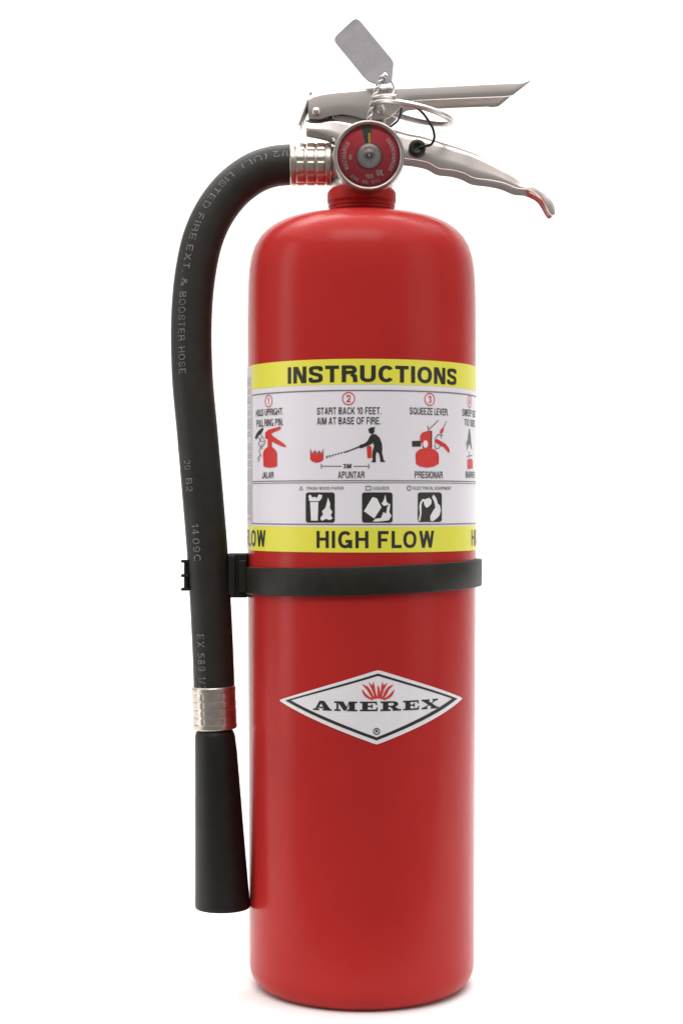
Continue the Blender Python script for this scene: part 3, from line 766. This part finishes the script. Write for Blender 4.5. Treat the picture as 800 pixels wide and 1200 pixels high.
# flames: seven curved tongues fanning out
fl = []
def tongue(bx, by, tx, ty, w, bend):
    a = Vector((bx, by)); b = Vector((tx, ty)); d = b - a; n = Vector((-d.y, d.x)).normalized()
    l = []; r = []
    for k in range(9):
        t = k / 8
        c = a + d * t + n * bend * sin(pi * t)
        ww = w * (0.75 + 0.9 * t) * (1 - t ** 4) + 0.1
        l.append(tuple(c + n * ww / 2)); r.append(tuple(c - n * ww / 2))
    return L([p for p in l] + [p for p in reversed(r)])
for q in ((436.6, 819.6, 423.6, 807.5, 2.4, -2.0), (437.0, 819.0, 424.2, 801.6, 2.4, 2.2), (438.6, 818.6, 430.0, 803.2, 2.3, -1.2), (439.6, 818.6, 431.8, 799.6, 2.5, 2.0), (441.2, 818.2, 437.4, 798.8, 2.7, -1.6),
          (442.6, 818.4, 442.4, 802.6, 2.3, 0.9), (444.0, 818.2, 447.8, 798.8, 2.7, 1.6), (445.6, 818.6, 453.4, 799.8, 2.5, -2.0), (446.8, 818.6, 455.4, 803.6, 2.3, 1.2), (448.4, 819.0, 460.6, 801.8, 2.4, -2.2), (448.8, 819.6, 461.6, 808.0, 2.4, 2.0)):
    fl.append(tongue(*q))
flat_print('flame_emblem', fl, M['redink'], badge, cyl_map(H3), STEP, stagger=True)
u, v = lab(441, 857)
reg = ring(u, v, 2.9 * S, 3.9 * S, 20) + fit(text_polys('R', 0.2), u - 1.5 * S, u + 1.6 * S, v - 1.9 * S, v + 1.9 * S)
flat_print('registered_mark', reg, M['black'], badge, cyl_map(H2), STEP)

# ---- print on the gauge dial
dial_words([sector(83, 105, 14, 33.4)], M['green'], 'green_zone')
def arc_text(body, rad, a_mid, hgt, adv, flip=False):
    n = len(body); q = []
    for i, ch in enumerate(body):
        if ch == ' ': continue
        w, ps = glyph(ch, 0.17)
        a = radians(a_mid + (1 if flip else -1) * (i - (n - 1) / 2) * adv)
        cx, cy = rad * S * cos(a), rad * S * sin(a)
        rt = a - pi / 2 + (pi if flip else 0)
        for p in ps:
            q.append([(cx + ((x - w / 2) * cos(rt) - (y - .5) * sin(rt)) * hgt * S, cy + ((x - w / 2) * sin(rt) + (y - .5) * cos(rt)) * hgt * S) for x, y in p])
    return q
dial_words(arc_text('RECHARGE', 28.0, 178, 4.6, 8.6), M['whiteink'], 'dial_lettering')
dial_words(arc_text('OVERCHARGED', 28.5, 4, 4.2, 7.2), M['whiteink'], 'dial_lettering')
dial_words(arc_text('USE NO OIL', 29.5, 262, 3.6, 7, True), M['whiteink'], 'dial_lettering')
dial_words(fit(text_polys('0', 0.17), -22.5 * S, -19.2 * S, -4 * S, 2 * S), M['whiteink'], 'dial_lettering')
dial_words(fit(text_polys('195', 0.17), -4 * S, 5 * S, -25 * S, -20.5 * S), M['whiteink'], 'dial_lettering')
dial_words(fit(text_polys('UL', 0.22), 9 * S, 17 * S, -22 * S, -15.5 * S), M['whiteink'], 'dial_lettering')
Vn, Fn = box_data(gc + Vector((0.6 * S, 0.0016, 17 * S)), (2.8 * S, 0.0003, 18 * S))
build('needle', Vn, Fn, M['needle'], gauge, smooth=False)

# ------------------------------------------------------------------ hose
def hp_(px, py, y): return P(px, py, y)
hose_px = [(350, 193, 0), (336, 193.3, 0), (320, 195.2, -.0005), (303, 200.5, -.001), (286, 210.5, -.0015), (270, 224.5, -.002), (255.5, 243, -.003), (244, 264, -.004), (235.5, 288, -.005), (229.5, 318, -.006), (225.8, 350, -.007), (224.3, 385, -.008),
           (224.7, 420, -.009), (226.5, 455, -.010), (231, 503, -.011), (235.5, 555, -.012), (239.6, 603, -.012), (243.3, 650, -.012), (247.5, 720, -.012), (250.6, 790, -.012), (251.6, 840, -.012)]
hpath = spline([hp_(*q) for q in hose_px], 10)
HR = 23.7 * S
hose = tube('hose', hpath, HR, M['hose'], root, n=48)

# printing along the hose
hl = [0.0]
for a, b in zip(hpath, hpath[1:]): hl.append(hl[-1] + (b - a).length)
hT, hN = frames(hpath)
def hose_at(s):
    s = max(0, min(hl[-1], s))
    lo = 0
    while lo < len(hl) - 2 and hl[lo + 1] < s: lo += 1
    t = (s - hl[lo]) / (hl[lo + 1] - hl[lo])
    return hpath[lo].lerp(hpath[lo + 1], t), hT[lo].lerp(hT[lo + 1], t).normalized(), hN[lo].lerp(hN[lo + 1], t).normalized()
def hose_map(lift):
    def f(u, v, e):
        c, T_, N_ = hose_at(u)
        n = Vector((0, -1, 0)); n = (n - T_ * n.dot(T_)).normalized()
        b = T_.cross(n)
        # +v points to the side on the reader's right of the downward run
        if b.x < 0 and abs(T_.x) < 0.7: pass
        th = v / HR
        return c + (n * cos(th) + b * sin(th)) * (HR + lift + e)
    return f
def s_of(px, py):
    best = 1e9; bs = 0
    for k, p in enumerate(hpath):
        q = P(px, py, p.y); dd = (q - p).length
        if dd < best: best = dd; bs = hl[k]
    return bs
# frame sign: along the downward run T=(0,0,-1), n=(0,-1,0): b = T x n
bsign = Vector((0, 0, -1)).cross(Vector((0, -1, 0))).x
ht = []
def hose_text(body, pa, pb, vmid, hgt):
    q = fit(text_polys(body, 0.11, 0.24), s_of(*pa), s_of(*pb), -hgt / 2, hgt / 2)
    ht.append([[(u, (v + vmid) * (1 if bsign > 0 else -1)) for u, v in p] for p in q])
for t_, a_, b_ in (('1/2', (341, 193), (322, 195)), ('(UL)', (316, 197), (290, 208)), ('LISTED', (280, 215), (249, 252)), ('FIRE', (246, 259), (236, 288)), ('EXT.', (234, 295), (229, 324)), ('&', (228, 332), (227, 341)), ('BOOSTER', (226, 347), (224.5, 402)), ('HOSE', (224.6, 408), (225, 441))): hose_text(t_, a_, b_, -9.5 * S, 8.2 * S)
hose_text('20', (234, 537), (236, 552), -13.5 * S, 8.8 * S); hose_text('B2', (236, 558), (237, 573), -13.5 * S, 8.8 * S)
hose_text('14', (240.5, 612), (242, 623), -10.5 * S, 8.8 * S); hose_text('09C', (242, 631), (244, 654), -10.5 * S, 8.8 * S)
hose_text('EX', (249, 741), (250, 756), -12.5 * S, 9.5 * S); hose_text('589', (250, 763), (251, 784), -12.5 * S, 9.5 * S); hose_text('1/2', (251, 790), (251.5, 807), -12.5 * S, 9.5 * S)
words('hose_lettering', ht, M['hoseink'], hose, hose_map(0.00022), 0.0015)

# ------------------------------------------------------------------ ferrules
def ferrule(name, origin, axis, length, r, m, rows, ncols, relief, parent):
    """stamped crimp sleeve: rows of pads round a barrel between two rolled rims"""
    axis = Vector(axis).normalized(); origin = Vector(origin)
    a = Vector((0, -1, 0)); u = (a - axis * a.dot(axis)).normalized(); v = axis.cross(u)
    NS = 144; NL = 64
    V = []; F = []
    def rad(th, t):
        e = 0
        # rims
        edge = min(t, 1 - t) * length
        rr = r
        if edge < 0.0010: rr = r - 0.0006 * (1 - edge / 0.0010) ** 2
        elif edge < 0.0032: rr = r
        else:
            k = (t * length - 0.0032) / (length - 0.0064) * rows
            fr = k - math.floor(k); ph = (th / (2 * pi) * ncols) % 1.0
            def box(q, lo=0.16):
                q = min(q, 1 - q); q = max(0, min(1, (q - lo) / 0.13)); return q * q * (3 - 2 * q)
            rr = r - relief - 0.00005 + relief * box(fr, 0.07) * box(ph, 0.06)
        return rr
    for j in range(NL + 1):
        t = j / NL
        for i in range(NS):
            th = 2 * pi * i / NS
            V.append(origin + axis * (t * length) + (u * cos(th) + v * sin(th)) * rad(th, t))
    for j in range(NL):
        for i in range(NS):
            F.append((j * NS + i, j * NS + (i + 1) % NS, (j + 1) * NS + (i + 1) % NS, (j + 1) * NS + i))
    # turned-in lips
    for t, jj, s_ in ((0, 0, -1), (length, NL, 1)):
        base = len(V)
        for i in range(NS):
            th = 2 * pi * i / NS
            V.append(origin + axis * t + (u * cos(th) + v * sin(th)) * (r - 0.0022))
        for i in range(NS):
            F.append((jj * NS + i, jj * NS + (i + 1) % NS, base + (i + 1) % NS, base + i))
        F.append(tuple(base + i for i in range(NS)))
    return build(name, V, F, m, parent)

ferrule('hose_ferrule', P(340, 192.9, 0), (1, 0, 0), 48.5 * S, 25.0 * S, M['ferrule'], 3, 10, 0.0004, root)
fa = P(250.2, 803.8, -.012); fb = P(252.2, 854, -.012)
ferrule('nozzle_ferrule', fa, fb - fa, (fb - fa).length, 25.6 * S, M['ferrule'], 4, 13, 0.00016, root)

# nozzle: straight left side, flaring to the right towards its mouth
def nozzle():
    st = [(853, 252, 19.0), (856, 252, 21.0), (858.5, 252.0, 22.2), (862, 252.1, 23.2), (880, 253.2, 24.4), (920, 255.0, 26.0), (960, 256.6, 27.6), (1000, 258.3, 29.2), (1040, 260.0, 30.9), (1058, 260.7, 31.8), (1061.5, 260.9, 31.8), (1063, 261, 31.3)]
    n = 64; V = []; F = []
    inner = [(1063, 261, 29.0), (1061, 261, 28.4), (1000, 258.3, 24), (980, 257.5, 0.01)]
    allst = st + inner
    for (py, px, r) in allst:
        c = P(px, py, -.013)
        for i in range(n):
            th = 2 * pi * i / n
            V.append(c + Vector((r * S * cos(th), r * S * sin(th), 0)))
    for j in range(len(allst) - 1):
        for i in range(n): F.append((j * n + i, j * n + (i + 1) % n, (j + 1) * n + (i + 1) % n, (j + 1) * n + i))
    F.append(tuple(range(n)))
    return build('nozzle', V, F, M['nozzle'], root)
nozzle()

# ------------------------------------------------------------------ strap round the tank, with the hose clip
def strap():
    n = 120; V = []; F = []
    t0, t1 = radians(-97), radians(262)
    zc0 = lab(423.6, 680.6)[1]
    hh = 15.6 * S
    def ring_(th):
        # th: 0 front, + to the right; the band climbs slightly to the right
        lift = 4.2 * S * sin(th)
        bulge = 0.0016 * math.exp(-((th - radians(93)) / 0.22) ** 2)
        r0 = Rz(zc0) + 0.0002; r1 = r0 + 0.0021 + bulge
        z = zc0 + lift
        w = hh
        return [(r0, z - w), (r1 - .0003, z - w), (r1, z - w + .0006), (r1 + .00015, z), (r1, z + w - .0006), (r1 - .0003, z + w), (r0, z + w)]
    for k in range(n + 1):
        th = t0 + (t1 - t0) * k / n
        for (r, z) in ring_(th): V.append(Vector((AX + r * sin(th), -r * cos(th), z)))
    m_ = 7
    for k in range(n):
        for i in range(m_):
            F.append((k * m_ + i, k * m_ + (i + 1) % m_, (k + 1) * m_ + (i + 1) % m_, (k + 1) * m_ + i))
    F.append(tuple(range(m_))); F.append(tuple(n * m_ + i for i in range(m_)))
    return build('strap', V, F, M['strap'], root)
strap()

# clip: an open sleeve round the back of the hose and a block against the tank
def clip():
    parts = []
    cx, cz = 244.8, 674.5
    c = P(cx, cz, -.012)
    ztop = P(cx, 656.5, -.012).z; zbot = P(cx, 691.5, -.012).z
    ri, ro = HR + 0.0003, HR + 0.0026
    n = 40; V = []; F = []
    a0, a1 = radians(-18), radians(198)      # opens towards the camera
    for k in range(n + 1):
        a = a0 + (a1 - a0) * k / n
        for (r, z) in ((ri, zbot), (ro, zbot), (ro, ztop), (ri, ztop)):
            V.append(Vector((c.x + r * cos(a), c.y + r * sin(a), z)))
    for k in range(n):
        for i in range(4): F.append((k * 4 + i, k * 4 + (i + 1) % 4, (k + 1) * 4 + (i + 1) % 4, (k + 1) * 4 + i))
    F.append((0, 1, 2, 3)); F.append(tuple(n * 4 + i for i in range(4)))
    o = build('hose_clip', V, F, M['strap'], root, smooth=False, bevel=0.0004)
    # small ribs on the free edge
    for py in (657.6, 674.4, 690.4):
        Vb, Fb = box_data(P(217.2, py, -.0145), (9 * S, 0.006, 3.4 * S))
        build('clip_rib', Vb, Fb, M['strap'], o, smooth=False, bevel=0.0004)
    # the block between hose and tank
    Vb, Fb = box_data(P(279.0, 674.0, -.006), (24 * S, 0.016, 51 * S))
    b = build('clip_block', Vb, Fb, M['strap'], root, smooth=False, bevel=0.0009)
    Vb, Fb = box_data(P(272.0, 674.0, -.0125), (8 * S, 0.010, 46 * S))
    build('block_rib', Vb, Fb, M['strap'], b, smooth=False, bevel=0.0006)
    Vb, Fb = box_data(P(284.5, 675.0, -.0145), (8.5 * S, 0.005, 36 * S))
    build('block_rib', Vb, Fb, M['strap'], b, smooth=False, bevel=0.0006)
clip()

# ------------------------------------------------------------------ pull pin, ring and its tether
def ellipse_path(c, ax, bx, n, a0=0, a1=2 * pi):
    return [c + ax * cos(a0 + (a1 - a0) * k / n) + bx * sin(a0 + (a1 - a0) * k / n) for k in range(n + 1)]
yc = -0.0175
c = P(483, 131.5, yc)
e1 = P(528.0, 143.2, yc) - c
# a round ring lying nearly flat: its other axis runs towards the camera and only a little up
bx = Vector((0.0015, 0.0190, 0.0002)); 
bx = Vector((0.0, 0.0215, 0.0)) + Vector((-0.0012, 0, 0.0004))
turns = []
for k in range(0, 151):
    a = radians(150) + 2 * pi * 1.25 * k / 150
    turns.append(c + e1 * cos(a) + bx * sin(a) + Vector((0, 0, 0.0017 * (k / 150 - .5) * 2)))
pin = tube('pull_pin', [P(447.5, 128, -0.0185), P(447.5, 128.6, -0.006), P(447.5, 129.6, 0.019)], 3.6 * S, M['wire'], root, n=20)
tube('ring', turns, 3.3 * S, M['wire'], pin, n=12)
# tether: black cord from the ring to the plug in the handle
cord = spline([P(488, 126, -.0210), P(496, 133.5, -.0215), P(502, 142, -.0218), (P(507, 151, -.0215)), P(508.6, 161, -.0205), P(505.6, 168.5, -.0190), P(499, 171.2, -.0165), P(490, 172.8, -.0150)], 8)
tube('tether', cord, 1.5 * S, M['plug'], root, n=10)
cord2 = spline([P(470, 126, -.0125), P(469, 134, -.0125), P(466, 141, -.0125), P(460, 146.5, -.0125), P(453, 151, -.0122)], 8)
tube('tether', cord2, 1.3 * S, M['plug'], root, n=10)
plug_prof = [(9.6 * S, 0.002), (10.1 * S, 0.0), (9.8 * S, -0.0014), (8.4 * S, -0.0022), (4.4 * S, -0.0025), (4.0 * S, -0.0016), (0.00001, -0.0015)]
lathe('tether_plug', plug_prof, 36, P(488.6, 173.6, -.0125), (0, 1, 0), M['plug'], root, caps=False)

# ------------------------------------------------------------------ hanging tag, a thing of its own
tag_root = bpy.data.objects.new('security_tag', None)
scene.collection.objects.link(tag_root)
tag_root.location = P(450, 92, -0.0165)
tag_root['label'] = 'small grey rectangular tag wired to the lever above the gauge'
tag_root['category'] = 'tag'
TOFF = tag_root.location.copy()
ty = -0.0175
def rounded(pts, rs, n=5):
    out = []
    k = len(pts)
    for i in range(k):
        p0, p1, p2 = Vector(pts[i - 1]), Vector(pts[i]), Vector(pts[(i + 1) % k])
        r = rs[i]
        a = p1 + (p0 - p1).normalized() * r; b = p1 + (p2 - p1).normalized() * r
        for j in range(n + 1):
            t = j / n
            out.append(tuple(a * (1 - t) ** 2 + p1 * 2 * t * (1 - t) + b * t * t))
    return out
tag_o = rounded([(389.5, 46), (417.5, 19.5), (461.2, 72.5), (458.8, 97.5), (433.5, 99.5)], [7, 8, 4, 6, 13])
hole = [(451 + 2.9 * cos(-2 * pi * k / 16), 88 + 3.6 * sin(-2 * pi * k / 16)) for k in range(16)]
bm = bmesh.new()
def tp(x, y_):
    # gently bent sheet leaning back
    t = (y_ - 20) / 80
    return P(x, y_, ty + 0.004 * (1 - t) + 0.0012 * sin(pi * t)) - TOFF
ov = [bm.verts.new(tp(*p)) for p in tag_o]; hv_ = [bm.verts.new(tp(*p)) for p in hole]
es = [bm.edges.new((ov[i], ov[(i + 1) % len(ov)])) for i in range(len(ov))] + [bm.edges.new((hv_[i], hv_[(i + 1) % len(hv_)])) for i in range(len(hv_))]
bmesh.ops.triangle_fill(bm, edges=es, use_beauty=True, use_dissolve=False)
bmesh.ops.recalc_face_normals(bm, faces=bm.faces)
me = bpy.data.meshes.new('tag_plate'); bm.to_mesh(me); bm.free()
tplate = link('tag_plate', me, M['tag'], tag_root, smooth=False)
so = tplate.modifiers.new('solid', 'SOLIDIFY'); so.thickness = 0.0011; so.offset = 0
b = tplate.modifiers.new('bevel', 'BEVEL'); b.width = 0.0003; b.segments = 2; b.limit_method = 'ANGLE'; b.angle_limit = radians(60)

# seal wire: a twisted pair through the hole, down in front of the lever to the pin
base = spline([P(450.6, 88, -.0178), P(446.5, 92, -.0196), P(442.5, 101, -.0200), P(438.6, 112, -.0196), P(435.6, 124, -.0190), P(433, 137, -.0178), P(432, 144, -.0165)], 14)
bt, bn = frames(base)
for ph in (0, pi):
    pth = []
    for k, p in enumerate(base):
        s = k / (len(base) - 1)
        a = ph + s * 2 * pi * 4.2; rr_ = 1.9 * S * min(1, s * 6 + .15)
        b_ = bt[k].cross(bn[k])
        pth.append(p + (bn[k] * cos(a) + b_ * sin(a)) * rr_)
    V, F = tube_data(pth, 1.35 * S, 8)
    build('seal_wire', V, F, M['sealwire'], tag_root, off=TOFF)
lp = spline([P(450.6, 88, -.0170), P(456, 93, -.0145), P(460.5, 100, -.0140), (P(461, 108, -.0145)), P(457, 113, -.0165), P(450, 118, -.0190), P(447, 126, -.0200)], 8)
V, F = tube_data(lp, 1.3 * S, 8)
build('wire_loop', V, F, M['sealwire'], tag_root, off=TOFF)
